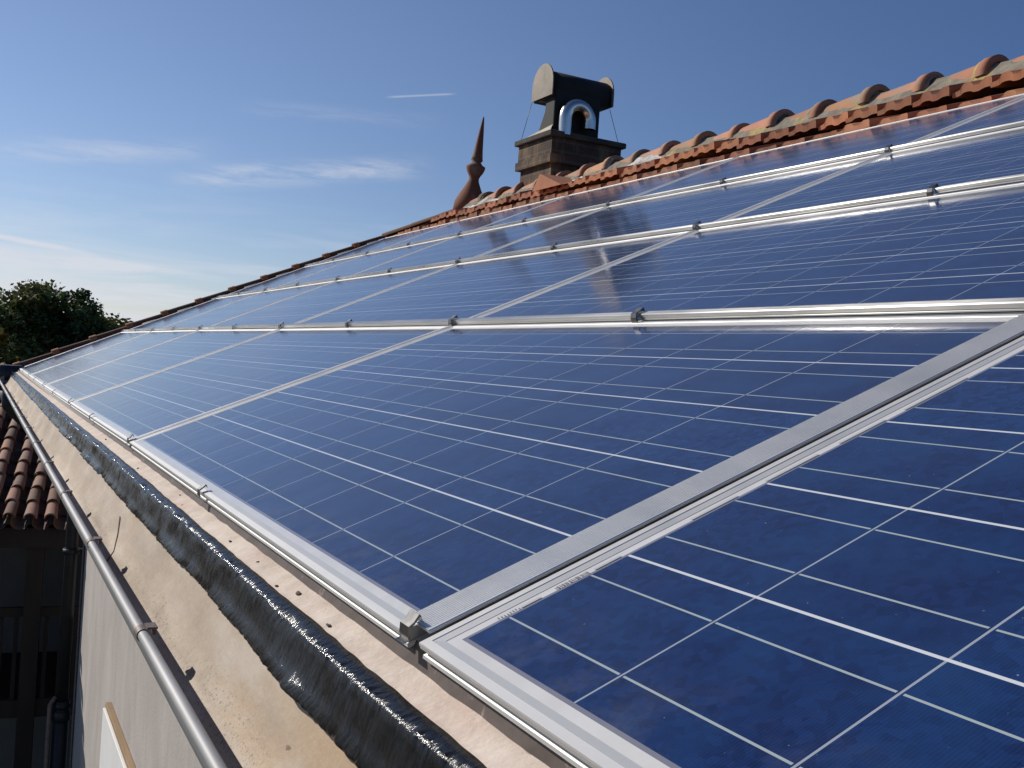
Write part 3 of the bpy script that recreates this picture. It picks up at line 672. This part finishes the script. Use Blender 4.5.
LB('eave_beam', 'dark_timber', -5, .62, .10, .26, -1.66, -1.48)
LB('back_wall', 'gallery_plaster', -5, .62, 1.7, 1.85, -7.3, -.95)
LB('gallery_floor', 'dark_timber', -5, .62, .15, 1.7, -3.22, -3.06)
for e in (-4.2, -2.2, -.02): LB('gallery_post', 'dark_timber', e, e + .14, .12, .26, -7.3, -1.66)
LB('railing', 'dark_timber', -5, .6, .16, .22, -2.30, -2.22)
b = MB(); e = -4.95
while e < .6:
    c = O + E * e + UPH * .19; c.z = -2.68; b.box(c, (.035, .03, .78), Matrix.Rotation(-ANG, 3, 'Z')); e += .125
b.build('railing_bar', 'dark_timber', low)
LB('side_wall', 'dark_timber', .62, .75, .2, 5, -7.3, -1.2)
# roof beyond: sagging ridge at the gutter's far end, its shade put into the dark tint
b = MB(); rows = []
for i in range(13):
    s = i / 12; top = O + E * (-3 + 3.9 * s) + UPS * 4.45; top.z += -.05 - .16 * math.sin(math.pi * min(1, s * .9)) + .05
    rows.append([top + Vector((.0, .9, -.5)), top + NN * .07, top - UPS * .22 + NN * .05, top - UPS * .5 - NN * .06])
b.grid(rows, True, False, (.22, .16, .15)); b.build('ridge_cap', 'old_barrel_clay', low)

# ------------------------------------------------------------------ trees
def tree(name, label, base, h, crown_c, crown_r, nclump, nleaf, leaf, cols, seed):
    rg = random.Random(seed); t = thing(name, label, 'tree', base)
    B = Vector(base); C = Vector(crown_c); R = Vector(crown_r)
    clumps = []
    while len(clumps) < nclump:
        p = Vector((rg.uniform(-1, 1), rg.uniform(-1, 1), rg.uniform(-.85, 1)))
        if p.length > 1 or p.length < .15: continue
        p *= (1 + .30 * noise.noise(p * 2.6 + Vector((seed, 0, 0))))
        clumps.append((C + Vector((p.x * R.x, p.y * R.y, p.z * R.z)), rg.uniform(.10, .2) * (R.x + R.z) / 2, rg.choice(cols), rg.uniform(.7, 1.3)))
    b = MB(); b.tube([B, B + Vector((.1, .1, h * .2)), B * .55 + C * .45, C + Vector((0, 0, R.z * .3))], [.42, .34, .25, .08], 9)
    for c, r, _, _ in clumps[::4]:
        s = B * .5 + C * .5 + Vector((rg.uniform(-.3, .3), rg.uniform(-.3, .3), rg.uniform(-.5, 1.2))); mdl = (s + c) / 2 + Vector((0, 0, .3)); b.tube([s, mdl, c], [.12, .07, .02], 5)
    b.build('trunk', 'bark', t)
    b = MB()
    for c, r, col, k in clumps:
        for _ in range(nleaf):
            d = Vector((rg.gauss(0, 1), rg.gauss(0, 1), rg.gauss(0, 1))).normalized() * (r * rg.uniform(.3, 1.08)); p = c + Vector((d.x * 1.25, d.y * 1.25, d.z * .8))
            a = Vector((rg.gauss(0, 1), rg.gauss(0, 1), rg.gauss(0, .6))).normalized(); q = a.orthogonal().normalized()
            q = Matrix.Rotation(rg.uniform(0, 6.28), 3, a) @ q; s = leaf * rg.uniform(.6, 1.4); kk = k * rg.uniform(.75, 1.25)
            b.face([p - a * s, p + q * s * .55, p + a * s, p - q * s * .55], None, tuple(x * kk for x in col))
    b.build('crown', 'oak_leaf', t, 0, False)
def at(x, y, dist):
    return CAM + skydir(x, y) * dist
c = at(50, 335, 46); tree('oak_tree', 'large dark green oak rising behind the far end of the roof', (c.x, c.y, -7.3), 8, (c.x, c.y, c.z - .95), (3.0, 2.8, 3.1), 340, 190, .095, [(.050, .085, .020), (.034, .062, .016), (.075, .11, .025), (.10, .105, .025)], 3)
c = at(0, 345, 40); tree('yellowing_tree', 'shorter yellow green tree at the left edge below the oak crown', (c.x - .5, c.y, -7.3), 7, (c.x - .35, c.y, c.z - .9), (1.0, 1.2, 1.9), 50, 90, .11, [(.11, .10, .015), (.07, .085, .018), (.13, .085, .015)], 5)
c = at(113, 332, 70); tree('distant_tree', 'small distant tree low on the horizon right of the oak', (c.x, c.y, -7.3), 7, (c.x, c.y, c.z - 1.3), (1.5, 1.4, 2.0), 40, 80, .16, [(.03, .045, .016), (.025, .04, .016)], 9)
